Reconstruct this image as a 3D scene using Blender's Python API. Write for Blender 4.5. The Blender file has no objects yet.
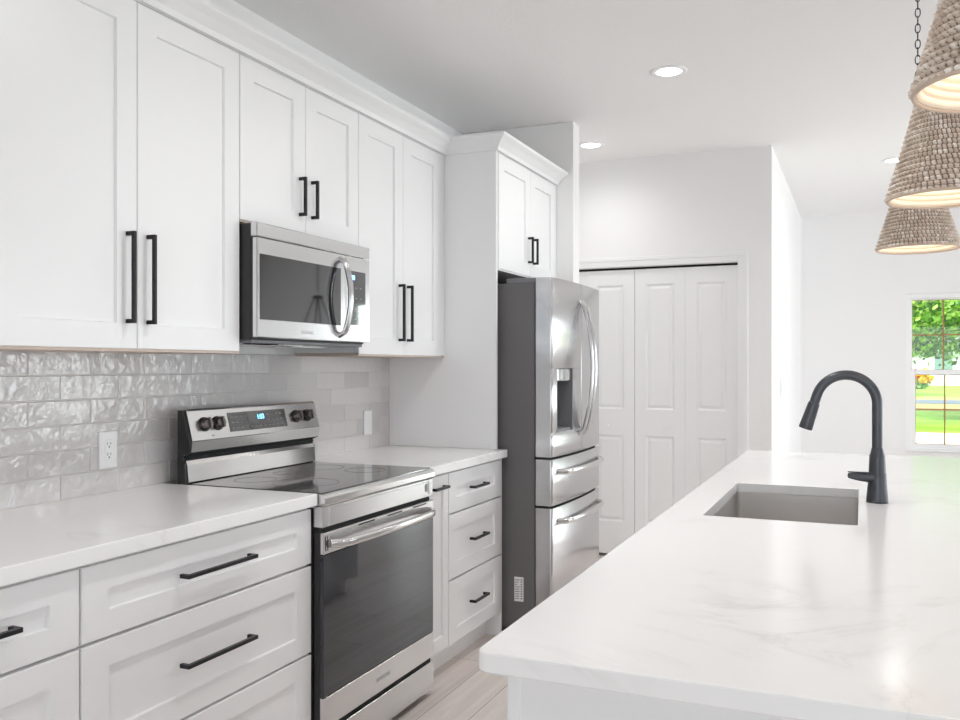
import bpy, bmesh, math, random
from mathutils import Vector, Matrix, noise

random.seed(4)
PI = math.pi
scn = bpy.context.scene
COL = scn.collection

# ------------------------------------------------------------------ camera, world, sun, window daylight, exposure
F = 880.0
TH = math.atan(382 / F)
cam_d = bpy.data.cameras.new('camera')
cam = bpy.data.objects.new('camera', cam_d)
COL.objects.link(cam)
cam.location = (2.25, -2.40, 1.324)
cam.rotation_euler = (PI / 2, 0, TH)
cam_d.sensor_width = 36
cam_d.lens = F / 960 * 36
cam_d.shift_y = 6 / 960
cam_d.clip_start = 0.02
cam_d.clip_end = 400
scn.camera = cam

scn.view_settings.view_transform = 'Standard'
scn.view_settings.look = 'None'
scn.view_settings.gamma = 1.0
scn.view_settings.use_curve_mapping = False
scn.view_settings.exposure = 0.33
scn.cycles.max_bounces = 14
scn.cycles.diffuse_bounces = 8
scn.cycles.glossy_bounces = 6
scn.cycles.transparent_max_bounces = 24
scn.cycles.sample_clamp_indirect = 6.0
scn.cycles.caustics_reflective = False
scn.cycles.caustics_refractive = False

SKY_STRENGTH = 1.7
SUN_STRENGTH = 4.5
WIN_RIGHT_W = (17.0, 4.0, 62.0, 46.0)      # one value per window of the right wall, brightest at the garden end
WIN_REAR_W = 17.0
WIN_BACK_W = 20.0
CAN_W = 24.0
PENDANT_W = 0.42

world = bpy.data.worlds.new('sky')
scn.world = world
world.use_nodes = True
wn = world.node_tree.nodes
bgn = wn['Background']
bgn.inputs[0].default_value = (0.90, 0.95, 1.0, 1)
bgn.inputs[1].default_value = SKY_STRENGTH

sun_d = bpy.data.lights.new('sun', 'SUN')
sun_d.energy = SUN_STRENGTH
sun_d.angle = math.radians(2)
sun_d.color = (1, 0.96, 0.88)
sun = bpy.data.objects.new('sun', sun_d)
COL.objects.link(sun)
sun.rotation_euler = (math.radians(32), math.radians(-30), 0)   # comes from over the kitchen wall, never through a window


def area(name, loc, rot, sx, sy, watts, col=(1, 1, 1)):
    d = bpy.data.lights.new(name, 'AREA')
    d.shape = 'RECTANGLE'
    d.size, d.size_y = sx, sy
    d.energy = watts
    d.color = col
    o = bpy.data.objects.new(name, d)
    COL.objects.link(o)
    o.location = loc
    o.rotation_euler = rot
    return o


RX, YB, YF, H = 6.2, -5.0, 6.57, 2.75      # room: right wall, rear wall, back wall, ceiling
RIGHT_WINS = [(-3.6, -1.8), (-0.6, 1.2), (2.3, 4.1), (4.6, 6.2)]
REAR_WINS = [(1.3, 4.7)]
BACK_WINS = [(2.62, 3.50), (3.60, 4.16)]
DAY = (0.88, 0.945, 1.0)
for (a, b), w_ in zip(RIGHT_WINS, WIN_RIGHT_W):
    area('window_daylight', (RX + 0.22, (a + b) / 2, 1.35), (0, PI / 2, 0), 1.7, b - a, w_, DAY)
for a, b in REAR_WINS:
    area('window_daylight', ((a + b) / 2, YB - 0.22, 1.25), (PI / 2, 0, 0), b - a, 2.2, WIN_REAR_W, DAY)
area('window_daylight', (3.88, YF + 0.22, 1.06), (-PI / 2, 0, 0), 0.5, 2.0, WIN_BACK_W, DAY)


# ------------------------------------------------------------------ materials
def srgb(r, g, b):
    f = lambda c: (c / 255 / 12.92) if c / 255 <= 0.04045 else ((c / 255 + 0.055) / 1.055) ** 2.4
    return (f(r), f(g), f(b), 1)


def mat(name, col, rough=0.5, metal=0.0, spec=None, coat=0.0, emit=None, es=0.0):
    m = bpy.data.materials.new(name)
    m.use_nodes = True
    p = m.node_tree.nodes['Principled BSDF']
    p.inputs['Base Color'].default_value = col if len(col) == 4 else (*col, 1)
    p.inputs['Roughness'].default_value = rough
    p.inputs['Metallic'].default_value = metal
    if spec is not None:
        p.inputs['Specular IOR Level'].default_value = spec
    if coat:
        p.inputs['Coat Weight'].default_value = coat
        p.inputs['Coat Roughness'].default_value = 0.04
    if emit:
        p.inputs['Emission Color'].default_value = emit
        p.inputs['Emission Strength'].default_value = es
    return m


def nodes(m):
    nt = m.node_tree
    return nt, nt.nodes, nt.links, nt.nodes['Principled BSDF']


def coords(nt, scale=(1, 1, 1), kind='Object', rot=(0, 0, 0)):
    tc = nt.nodes.new('ShaderNodeTexCoord')
    mp = nt.nodes.new('ShaderNodeMapping')
    mp.inputs['Scale'].default_value = scale
    mp.inputs['Rotation'].default_value = rot
    nt.links.new(tc.outputs[kind], mp.inputs['Vector'])
    return mp.outputs['Vector']


def noise_tex(nt, vec, scale, detail=3, rough=0.5, dist=0.0):
    n = nt.nodes.new('ShaderNodeTexNoise')
    n.inputs['Scale'].default_value = scale
    n.inputs['Detail'].default_value = detail
    n.inputs['Roughness'].default_value = rough
    n.inputs['Distortion'].default_value = dist
    nt.links.new(vec, n.inputs['Vector'])
    return n


def ramp(nt, fac, stops):
    r = nt.nodes.new('ShaderNodeValToRGB')
    e = r.color_ramp.elements
    while len(e) < len(stops):
        e.new(0.5)
    for k, (p, c) in enumerate(stops):
        e[k].position = p
        e[k].color = c if len(c) == 4 else (*c, 1)
    nt.links.new(fac, r.inputs['Fac'])
    return r.outputs['Color']


def bump(nt, height, strength, dist):
    b = nt.nodes.new('ShaderNodeBump')
    b.inputs['Strength'].default_value = strength
    b.inputs['Distance'].default_value = dist
    nt.links.new(height, b.inputs['Height'])
    return b.outputs['Normal']


M = {}
M['cabinet'] = mat('white_cabinet_paint', (0.83, 0.83, 0.835), 0.32)
M['wood_underside'] = mat('pale_wood_underside', srgb(196, 180, 168), 0.5)
M['wall'] = mat('white_wall_paint', (0.87, 0.865, 0.86), 0.7)
M['ceiling'] = mat('ceiling_paint', (0.86, 0.85, 0.845), 0.85)
nt, ns, ln, p = nodes(M['ceiling'])
ln.new(bump(nt, noise_tex(nt, coords(nt), 60, 4).outputs['Fac'], 0.12, 0.01), p.inputs['Normal'])
M['trim'] = mat('white_trim_paint', (0.86, 0.86, 0.86), 0.4)
M['black'] = mat('matte_black_metal', (0.012, 0.012, 0.014), 0.38, 0.3)
M['black_plastic'] = mat('black_plastic', (0.012, 0.012, 0.013), 0.35)
M['dark_gap'] = mat('dark_recess', (0.006, 0.006, 0.006), 0.7)
M['faucet'] = mat('gunmetal_black', (0.085, 0.09, 0.10), 0.34, 0.75)


def steel(name, col, rough, axis):
    m = mat(name, col, rough, 1.0)
    nt, ns, ln, p = nodes(m)
    sc = [400, 400, 400]
    sc[axis] = 3
    n = noise_tex(nt, coords(nt, tuple(sc)), 1.0, 2)
    mr = nt.nodes.new('ShaderNodeMapRange')
    mr.inputs['To Min'].default_value = rough - 0.03
    mr.inputs['To Max'].default_value = rough + 0.05
    ln.new(n.outputs['Fac'], mr.inputs['Value'])
    ln.new(mr.outputs['Result'], p.inputs['Roughness'])
    ln.new(bump(nt, n.outputs['Fac'], 0.05, 0.0006), p.inputs['Normal'])
    return m


M['steel'] = steel('brushed_steel_horizontal', (0.68, 0.675, 0.675), 0.19, 1)
M['steel_v'] = steel('brushed_steel_vertical', (0.60, 0.595, 0.60), 0.20, 2)
M['steel_sink'] = steel('sink_steel', (0.70, 0.68, 0.665), 0.30, 1)
M['steel_bright'] = mat('polished_steel', (0.72, 0.71, 0.70), 0.13, 1.0)
M['fridge_side'] = mat('dark_grey_painted_steel', srgb(104, 102, 103), 0.45, 0.0)
M['grey_plastic'] = mat('grey_plastic', srgb(120, 120, 124), 0.4)
M['glass_black'] = mat('smoked_black_glass', (0.012, 0.012, 0.013), 0.035, 0.0, 0.9, 1.0)
M['glass_oven'] = mat('oven_window_glass', (0.018, 0.021, 0.028), 0.04, 0.0, 0.7, 0.2)
M['glass_cooktop'] = mat('black_ceramic_glass', (0.03, 0.028, 0.027), 0.10, 0.0, 0.9, 0.6)
M['burner'] = mat('burner_ring_print', (0.11, 0.105, 0.10), 0.25)
M['knob'] = mat('knob_dark_steel', (0.20, 0.18, 0.17), 0.3, 0.9)
M['clock'] = mat('blue_clock_digits', (0.02, 0.1, 0.4), 0.5, emit=(0.12, 0.45, 1.0, 1), es=5)
M['print_grey'] = mat('grey_printing', (0.30, 0.30, 0.31), 0.5)
M['logo'] = mat('logo_print', (0.85, 0.85, 0.85), 0.4)
M['logo_grey'] = mat('logo_print_grey', (0.33, 0.33, 0.34), 0.4)
M['sticker'] = mat('white_sticker', (0.8, 0.79, 0.78), 0.6)
M['plate'] = mat('white_plastic_plate', (0.86, 0.86, 0.865), 0.3)
M['slot'] = mat('socket_slot', (0.12, 0.12, 0.12), 0.6)
M['vinyl'] = mat('white_vinyl', (0.9, 0.9, 0.9), 0.4)
M['muntin'] = mat('tan_muntin', srgb(168, 128, 78), 0.45)
M['chain'] = mat('black_chain_metal', (0.010, 0.010, 0.011), 0.45, 0.0, 0.3)
M['lens'] = mat('lamp_lens', (1, 1, 1), 0.4, emit=(1, 0.99, 0.97, 1), es=7.0)
M['bulb'] = mat('bulb_glow', (1, 1, 1), 0.4, emit=(1, 0.94, 0.85, 1), es=2.0)
M['hood_lens'] = mat('hood_lamp_lens', (0.8, 0.8, 0.78), 0.2)
M['grout'] = mat('grout', (0.62, 0.605, 0.60), 0.8)

# quartz with faint veins
m = M['quartz'] = mat('white_quartz', (0.86, 0.86, 0.86), 0.15)
nt, ns, ln, p = nodes(m)
v = coords(nt, (1.0, 1.0, 1.0), rot=(0, 0, 0.5))
n1 = noise_tex(nt, v, 1.3, 6, 0.62, 1.6)
n2 = noise_tex(nt, v, 2.1, 3, 0.5, 0.4)
sub = nt.nodes.new('ShaderNodeMath'); sub.operation = 'SUBTRACT'; sub.inputs[1].default_value = 0.5
ab = nt.nodes.new('ShaderNodeMath'); ab.operation = 'ABSOLUTE'
ln.new(n1.outputs['Fac'], sub.inputs[0]); ln.new(sub.outputs[0], ab.inputs[0])
vein = ramp(nt, ab.outputs[0], [(0.0, (0.74, 0.73, 0.72)), (0.014, (0.82, 0.816, 0.812)), (0.05, (0.875, 0.873, 0.872)), (1, (0.88, 0.878, 0.877))])
mask = ramp(nt, n2.outputs['Fac'], [(0.50, (0, 0, 0)), (0.68, (1, 1, 1))])
mx = nt.nodes.new('ShaderNodeMix'); mx.data_type = 'RGBA'
mx.inputs[6].default_value = (0.88, 0.878, 0.877, 1)
ln.new(mask, mx.inputs[0]); ln.new(vein, mx.inputs[7]); ln.new(mx.outputs[2], p.inputs['Base Color'])
p.inputs['Specular IOR Level'].default_value = 0.4

# glazed wavy tile
m = M['tile'] = mat('glazed_grey_white_tile', (0.74, 0.725, 0.715), 0.07, 0, 0.5, 0.2)
nt, ns, ln, p = nodes(m)
v = coords(nt)
at = nt.nodes.new('ShaderNodeAttribute'); at.attribute_name = 'tone'
ln.new(ramp(nt, at.outputs['Fac'], [(0, (0.55, 0.53, 0.525)), (0.5, (0.60, 0.58, 0.575)), (1, (0.65, 0.635, 0.63))]), p.inputs['Base Color'])
ln.new(bump(nt, noise_tex(nt, v, 26, 2, 0.45, 0.3).outputs['Fac'], 0.34, 0.012), p.inputs['Normal'])

# plank floor, boards along y
m = M['floor'] = mat('greige_plank_floor', (0.5, 0.45, 0.4), 0.38)
nt, ns, ln, p = nodes(m)
v = coords(nt, (1, 1, 1), rot=(0, 0, PI / 2))
bk = nt.nodes.new('ShaderNodeTexBrick')
bk.offset = 0.37
bk.inputs['Scale'].default_value = 1.0
bk.inputs['Brick Width'].default_value = 1.22
bk.inputs['Row Height'].default_value = 0.18
bk.inputs['Mortar Size'].default_value = 0.0016
bk.inputs['Mortar Smooth'].default_value = 0.1
bk.inputs['Bias'].default_value = 0.0
bk.inputs['Color1'].default_value = (0.0, 0.0, 0.0, 1)
bk.inputs['Color2'].default_value = (1, 1, 1, 1)
bk.inputs['Mortar'].default_value = (0.5, 0.5, 0.5, 1)
ln.new(v, bk.inputs['Vector'])
grain = noise_tex(nt, coords(nt, (26, 1.6, 1)), 1.0, 6, 0.65, 0.6)
ad = nt.nodes.new('ShaderNodeMath'); ad.operation = 'MULTIPLY_ADD'; ad.inputs[1].default_value = 0.28
ln.new(bk.outputs['Color'], ad.inputs[0]); ln.new(grain.outputs['Fac'], ad.inputs[2])
wood = ramp(nt, ad.outputs[0], [(0.30, srgb(184, 171, 164)), (0.55, srgb(214, 204, 198)), (0.85, srgb(232, 224, 219))])
mx = nt.nodes.new('ShaderNodeMix'); mx.data_type = 'RGBA'
mx.inputs[7].default_value = srgb(140, 124, 114)
ln.new(bk.outputs['Fac'], mx.inputs[0]); ln.new(wood, mx.inputs[6]); ln.new(mx.outputs[2], p.inputs['Base Color'])

# woven rope shade
m = M['rope'] = mat('woven_rope', srgb(168, 148, 130), 0.8)
nt, ns, ln, p = nodes(m)
at = nt.nodes.new('ShaderNodeAttribute'); at.attribute_name = 'tone'
ln.new(ramp(nt, at.outputs['Fac'], [(0, srgb(118, 98, 82)), (0.25, srgb(138, 118, 102)), (0.42, srgb(206, 188, 172)), (0.85, srgb(232, 218, 205)), (1, srgb(250, 244, 236))]), p.inputs['Base Color'])  # brown low tones stand in for shade between beads and rows
M['lining'] = mat('cream_shade_lining', srgb(248, 236, 218), 0.8)

# window pane
m = bpy.data.materials.new('clear_window_glass')
m.use_nodes = True
nt = m.node_tree
nt.nodes.clear()
out = nt.nodes.new('ShaderNodeOutputMaterial')
mixs = nt.nodes.new('ShaderNodeMixShader')
tr = nt.nodes.new('ShaderNodeBsdfTransparent')
gl = nt.nodes.new('ShaderNodeBsdfGlossy'); gl.inputs['Roughness'].default_value = 0.0
fr = nt.nodes.new('ShaderNodeFresnel'); fr.inputs['IOR'].default_value = 1.45
nt.links.new(fr.outputs[0], mixs.inputs[0]); nt.links.new(tr.outputs[0], mixs.inputs[1]); nt.links.new(gl.outputs[0], mixs.inputs[2])
nt.links.new(mixs.outputs[0], out.inputs[0])
M['pane'] = m

# outdoors
m = M['lawn'] = mat('bright_lawn', (0.2, 0.4, 0.05), 0.9)
nt, ns, ln, p = nodes(m)
ln.new(ramp(nt, noise_tex(nt, coords(nt), 0.5, 5).outputs['Fac'], [(0.3, srgb(92, 142, 30)), (0.5, srgb(128, 186, 36)), (0.7, srgb(160, 200, 70))]), p.inputs['Base Color'])
M['concrete'] = mat('pale_driveway', srgb(226, 216, 190), 0.9)
M['asphalt'] = mat('dark_blue_grey_puddle_strip', srgb(70, 96, 108), 0.5)
M['dirt'] = mat('dry_verge', srgb(160, 150, 90), 0.9)
for k, c in (('leaf_mid', (110, 158, 66)), ('leaf_light', (160, 200, 96)), ('leaf_dark', (66, 112, 50))):
    m = M[k] = mat('foliage_' + k, srgb(*c), 0.7)
    p = nodes(m)[3]
    p.inputs['Transmission Weight'].default_value = 0.0
M['bark'] = mat('bark', srgb(96, 80, 64), 0.9)
M['house_wall'] = mat('pale_house_wall', srgb(222, 226, 232), 0.8)
M['house_roof'] = mat('grey_roof', srgb(150, 146, 146), 0.8)
M['house_window'] = mat('house_window', srgb(120, 150, 150), 0.2)
M['petal_yellow'] = mat('yellow_bloom', srgb(236, 190, 30), 0.7)
M['petal_red'] = mat('red_bloom', srgb(190, 50, 24), 0.7)


# ------------------------------------------------------------------ mesh helpers
def BM():
    return bmesh.new()


def origin_of(o):
    v = Vector((0, 0, 0))
    while o is not None:
        v = v + o.location
        o = o.parent
    return v


def obj(name, bm, material, parent=None, label=None):
    me = bpy.data.meshes.new(name)
    bmesh.ops.recalc_face_normals(bm, faces=bm.faces)
    if parent is not None:
        bm.transform(Matrix.Translation(-origin_of(parent)))
    bm.to_mesh(me)
    bm.free()
    for mm in (material if isinstance(material, (list, tuple)) else [material]):
        me.materials.append(mm)
    o = bpy.data.objects.new(name, me)
    COL.objects.link(o)
    if parent is not None:
        o.parent = parent
    if label:
        o['label'] = label
    return o


def thing(name, label, cat, loc=(0, 0, 0), group=None):
    o = bpy.data.objects.new(name, None)
    COL.objects.link(o)
    o.location = loc
    o.empty_display_size = 0.1
    o['label'] = label
    o['category'] = cat
    if group:
        o['group'] = group
    return o


def tag(o, label, cat, group=None, kind=None):
    o['label'] = label
    o['category'] = cat
    if group:
        o['group'] = group
    if kind:
        o['kind'] = kind
    return o


def struct(name, bm, material, parent=None, label=None):
    o = obj(name, bm, material, parent, label)
    if parent is None:
        o['kind'] = 'structure'
    return o


def box(bm, x0, x1, y0, y1, z0, z1, bev=0.0, seg=1, mi=0):
    vs = [bm.verts.new((x, y, z)) for z in (z0, z1) for x, y in ((x0, y0), (x1, y0), (x1, y1), (x0, y1))]
    fs = [bm.faces.new([vs[i] for i in q]) for q in ((3, 2, 1, 0), (4, 5, 6, 7), (0, 1, 5, 4), (1, 2, 6, 5), (2, 3, 7, 6), (3, 0, 4, 7))]
    for f in fs:
        f.material_index = mi
    if bev > 0:
        es = list({e for f in fs for e in f.edges})
        bmesh.ops.bevel(bm, geom=es + vs, offset=bev, offset_type='OFFSET', segments=seg, profile=0.5, affect='EDGES', clamp_overlap=True)
    return bm


def cyl(bm, p0, p1, r0, r1=None, seg=24, cap=True):
    r1 = r0 if r1 is None else r1
    p0, p1 = Vector(p0), Vector(p1)
    t = (p1 - p0).normalized()
    a = t.orthogonal().normalized()
    b = t.cross(a)
    rings = []
    for pt, r in ((p0, r0), (p1, r1)):
        rings.append([bm.verts.new(pt + (a * math.cos(2 * PI * k / seg) + b * math.sin(2 * PI * k / seg)) * r) for k in range(seg)])
    for k in range(seg):
        f = bm.faces.new((rings[0][k], rings[0][(k + 1) % seg], rings[1][(k + 1) % seg], rings[1][k]))
        f.smooth = True
    if cap:
        for ring in rings:
            bm.faces.new([bm.verts.new(q.co) for q in ring])
    return bm


def tube(bm, pts, r, seg=12, closed=False, flat=None):
    """sweep; r a number or list; flat=(a,b) scales the section along the two frame axes (first axis given by flat[2])"""
    pts = [Vector(q) for q in pts]
    n = len(pts)
    rs = r if isinstance(r, (list, tuple)) else [r] * n
    ref = Vector(flat[2]) if flat and len(flat) > 2 else None
    prev = None
    rings = []
    for i in range(n):
        if closed:
            t = (pts[(i + 1) % n] - pts[i - 1]).normalized()
        else:
            t = (pts[min(i + 1, n - 1)] - pts[max(i - 1, 0)]).normalized()
        if ref is not None:
            a = (ref - t * ref.dot(t)).normalized()
        elif prev is None:
            a = t.orthogonal().normalized()
        else:
            a = (prev - t * prev.dot(t)).normalized()
        prev = a
        b = t.cross(a)
        fa, fb = (flat[0], flat[1]) if flat else (1, 1)
        rings.append([bm.verts.new(pts[i] + a * (math.cos(2 * PI * k / seg) * rs[i] * fa) + b * (math.sin(2 * PI * k / seg) * rs[i] * fb)) for k in range(seg)])
    for i in range(n if closed else n - 1):
        A, B = rings[i], rings[(i + 1) % n]
        for k in range(seg):
            f = bm.faces.new((A[k], A[(k + 1) % seg], B[(k + 1) % seg], B[k]))
            f.smooth = True
    if not closed:
        for ring in (rings[0], rings[-1]):
            bm.faces.new([bm.verts.new(q.co) for q in ring])
    return bm


def lathe(bm, prof, centre, seg=32, smooth=True):
    cx, cy, cz = centre
    rings = []
    for r, z in prof:
        if r < 1e-6:
            rings.append([bm.verts.new((cx, cy, cz + z))])
        else:
            rings.append([bm.verts.new((cx + r * math.cos(2 * PI * k / seg), cy + r * math.sin(2 * PI * k / seg), cz + z)) for k in range(seg)])
    for A, B in zip(rings, rings[1:]):
        for k in range(seg):
            k2 = (k + 1) % seg
            if len(A) == 1 and len(B) == 1:
                continue
            if len(A) == 1:
                f = bm.faces.new((A[0], B[k], B[k2]))
            elif len(B) == 1:
                f = bm.faces.new((A[k], A[k2], B[0]))
            else:
                f = bm.faces.new((A[k], A[k2], B[k2], B[k]))
            f.smooth = smooth
    return bm


def prism(bm, poly, axis, a0, a1, smooth=False):
    """poly: 2-D points; axis 'x': poly=(y,z), 'y': poly=(x,z), 'z': poly=(x,y)"""
    def P(q, a):
        return {'x': (a, q[0], q[1]), 'y': (q[0], a, q[1]), 'z': (q[0], q[1], a)}[axis]
    A = [bm.verts.new(P(q, a0)) for q in poly]
    B = [bm.verts.new(P(q, a1)) for q in poly]
    n = len(poly)
    for k in range(n):
        f = bm.faces.new((A[k], A[(k + 1) % n], B[(k + 1) % n], B[k]))
        f.smooth = smooth
    bm.faces.new([bm.verts.new(q.co) for q in A] if smooth else A[::-1])
    bm.faces.new([bm.verts.new(q.co) for q in B] if smooth else B)
    return bm


def rrect(x0, x1, y0, y1, r, k=5):
    pts = []
    for cx, cy, a0 in ((x1 - r, y0 + r, -PI / 2), (x1 - r, y1 - r, 0), (x0 + r, y1 - r, PI / 2), (x0 + r, y0 + r, PI)):
        for i in range(k + 1):
            a = a0 + PI / 2 * i / k
            pts.append((cx + r * math.cos(a), cy + r * math.sin(a)))
    return pts


def loft(bm, rings, closed=False, cap0=False, cap1=False, smooth=False):
    R = [[bm.verts.new(q) for q in ring] for ring in rings]
    n = len(R[0])
    seq = list(zip(R, R[1:])) + ([(R[-1], R[0])] if closed else [])
    for A, B in seq:
        for k in range(n):
            f = bm.faces.new((A[k], A[(k + 1) % n], B[(k + 1) % n], B[k]))
            f.smooth = smooth
    if cap0:
        bm.faces.new(R[0])
    if cap1:
        bm.faces.new(R[-1])
    return bm


def front(bm, face, axis, a0, a1, z0, z1, thick, rings):
    """a door or drawer front: face = outer face position; axis 'x' faces +x (a along y), '-y' faces -y (a along x), '-x' faces -x.
    rings = list of (inset_a, inset_z, depth) from the outer edge inwards; depth negative is inwards."""
    def P(a, z, d):
        return {'x': (face + d, a, z), '-y': (a, face - d, z), '-x': (face - d, a, z)}[axis]
    seq = [(0, 0, -thick), (0, 0, -0.0015), (0.0015, 0.0015, 0)] + rings
    loft(bm, [[P(a0 + i, z0 + j, d), P(a1 - i, z0 + j, d), P(a1 - i, z1 - j, d), P(a0 + i, z1 - j, d)] for i, j, d in seq], cap0=True, cap1=True)
    return bm


def shaker(bm, face, axis, a0, a1, z0, z1, stile=0.075, rail=0.072, thick=0.019):
    return front(bm, face, axis, a0, a1, z0, z1, thick, [(stile, rail, 0), (stile + 0.002, rail + 0.002, -0.0095)])


def pull(face, axis, a, z, length, vertical, parent, out=0.032):
    """square bar pull centred at (a, z) on a front's face"""
    bm = BM()
    w = 0.0055
    h = length / 2

    def bx(a0, a1, z0, z1, d0, d1, bev=0.001):
        if axis == 'x':
            box(bm, face + d0, face + d1, a0, a1, z0, z1, bev)
        elif axis == '-x':
            box(bm, face - d1, face - d0, a0, a1, z0, z1, bev)
        else:
            box(bm, a0, a1, face - d1, face - d0, z0, z1, bev)
    if vertical:
        bx(a - w, a + w, z - h, z + h, out - 0.011, out)
        for s in (-1, 1):
            zc = z + s * (h - 0.006)
            bx(a - w, a + w, zc - 0.006, zc + 0.006, 0.0, out - 0.010)
    else:
        bx(a - h, a + h, z - w, z + w, out - 0.011, out)
        for s in (-1, 1):
            ac = a + s * (h - 0.006)
            bx(ac - 0.006, ac + 0.006, z - w, z + w, 0.0, out - 0.010)
    return obj('handle', bm, M['black'], parent)


def lettering(name, text, size, loc, rot, material, parent, depth=0.0004):
    cu = bpy.data.curves.new(name, 'FONT')
    cu.body = text
    cu.size = size
    cu.extrude = depth
    cu.align_x = 'CENTER'
    cu.align_y = 'CENTER'
    tmp = bpy.data.objects.new('tmp', cu)
    COL.objects.link(tmp)
    dg = bpy.context.evaluated_depsgraph_get()
    me = bpy.data.meshes.new_from_object(tmp.evaluated_get(dg))
    bpy.data.objects.remove(tmp)
    me.transform(Matrix.Translation(Vector(loc) - origin_of(parent)) @ rot)
    me.materials.clear()
    me.materials.append(material)
    o = bpy.data.objects.new(name, me)
    COL.objects.link(o)
    o.parent = parent
    return o


FACE_X = Matrix(((0, 0, 1, 0), (1, 0, 0, 0), (0, 1, 0, 0), (0, 0, 0, 1)))     # text reading along +y, facing +x


def copy_tree(o, parent=None):
    c = o.copy()
    COL.objects.link(c)
    if parent is not None:
        c.parent = parent
    for ch in [q for q in bpy.data.objects if q.parent == o]:
        copy_tree(ch, c)
    return c


# ------------------------------------------------------------------ room shell
T = 0.12
bm = BM(); box(bm, -T, RX + T, YB - T, YF + T, -0.1, 0.0); struct('floor', bm, M['floor'])
bm = BM(); box(bm, -T, RX + T, YB - T, YF + T, H, H + 0.15); struct('ceiling', bm, M['ceiling'])
bm = BM(); box(bm, -T, 0, YB - T, 3.56 + T + 0.7, 0, H)
wall_left = struct('wall_left', bm, M['wall'])


def wall_holes(name, along, fixed0, fixed1, a0, a1, holes):
    """a wall running along 'x' or 'y' with rectangular openings (lo, hi, sill, head)"""
    bm = BM()

    def seg(lo, hi, z0, z1):
        if hi - lo < 1e-4 or z1 - z0 < 1e-4:
            return
        if along == 'x':
            box(bm, lo, hi, fixed0, fixed1, z0, z1)
        else:
            box(bm, fixed0, fixed1, lo, hi, z0, z1)
    cur = a0
    for lo, hi, s, hd in sorted(holes):
        seg(cur, lo, 0, H)
        seg(lo, hi, 0, s)
        seg(lo, hi, hd, H)
        cur = hi
    seg(cur, a1, 0, H)
    return struct(name, bm, M['wall'])


DX0, DX1, DZ = 0.125, 1.505, 2.005          # closet opening
wall_holes('wall_far', 'x', 3.56, 3.56 + T, 0, 1.715, [(DX0, DX1, 0, DZ)])
wall_holes('wall_side', 'y', 1.58, 1.715, 3.56 + T, YF, [])
wall_holes('wall_back', 'x', YF, YF + T, 1.58, RX, [(*BACK_WINS[0], 0.545, 1.985), (*BACK_WINS[1], 0.02, 2.10)])
wall_holes('wall_right', 'y', RX, RX + T, YB - T, YF + T, [(a, b, 0.5, 2.2) for a, b in RIGHT_WINS])
wall_holes('wall_rear', 'x', YB - T, YB, 0, RX, [(a, b, 0.02, 2.2) for a, b in REAR_WINS])
bm = BM(); box(bm, 0, 0.708, 2.520, 2.635, 0, H, 0.004, 2); struct('wall_stub', bm, M['wall'])
# closet behind the folding doors
bm = BM(); box(bm, 0, 1.58, 4.26, 4.38, 0, H); struct('wall_closet', bm, M['wall'])

# baseboards
for nm, b in (('baseboard_far', (1.575, 1.715, 3.547, 3.56)), ('baseboard_side', (1.715, 1.728, 3.547, YF)), ('baseboard_back', (1.728, 3.58, YF - 0.013, YF)),
              ('baseboard_right', (RX - 0.013, RX, YB, YF - 0.013))):
    bm = BM(); box(bm, *b, 0, 0.09, 0.003); struct(nm, bm, M['trim'])

# ------------------------------------------------------------------ tiled backsplash (pattern on the kitchen wall)
bm = BM()
tl = bm.verts.layers.float.new('tone')
rows, pitch = 6, 0.0763
rt = random.Random(9)
for r in range(rows):
    z0 = 0.914 + r * pitch
    off = -0.106 + (0.1145 if r % 2 == 0 else 0.0)
    k0 = int(math.floor((-1.56 - off) / 0.229)) - 1
    for k in range(k0, 12):
        y0, y1 = off + k * 0.229 + 0.0012, off + (k + 1) * 0.229 - 0.0012
        y0, y1 = max(y0, -1.555), min(y1, 1.589)
        if y1 - y0 < 0.01:
            continue
        za, zb = z0 + 0.0012, z0 + pitch - 0.0012
        tone = rt.random()
        ty, tz = rt.uniform(-0.0006, 0.0006), rt.uniform(-0.0004, 0.0004)
        nv0 = len(bm.verts)
        pts = []
        for (i, j, d) in ((0, 0, 0.002), (0, 0, 0.0072), (0.0022, 0.0022, 0.0088)):
            ring = []
            for yy, zz in ((y0 + i, za + j), (y1 - i, za + j), (y1 - i, zb - j), (y0 + i, zb - j)):
                dd = d + (ty * (1 if yy > (y0 + y1) / 2 else -1) + tz * (1 if zz > (za + zb) / 2 else -1) if d > 0.005 else 0)
                vv = bm.verts.new((dd, yy, zz)); vv[tl] = tone
                ring.append(vv)
            pts.append(ring)
        for A, B in zip(pts, pts[1:]):
            for q in range(4):
                bm.faces.new((A[q], A[(q + 1) % 4], B[(q + 1) % 4], B[q]))
        bm.faces.new(pts[-1])
obj('tile_backsplash', bm, M['tile'], wall_left, 'glossy pale grey subway tile laid in running bond')
bm = BM(); box(bm, 0.0, 0.0070, -1.555, 1.589, 0.914, 1.3718)
obj('grout', bm, M['grout'], wall_left)

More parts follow.
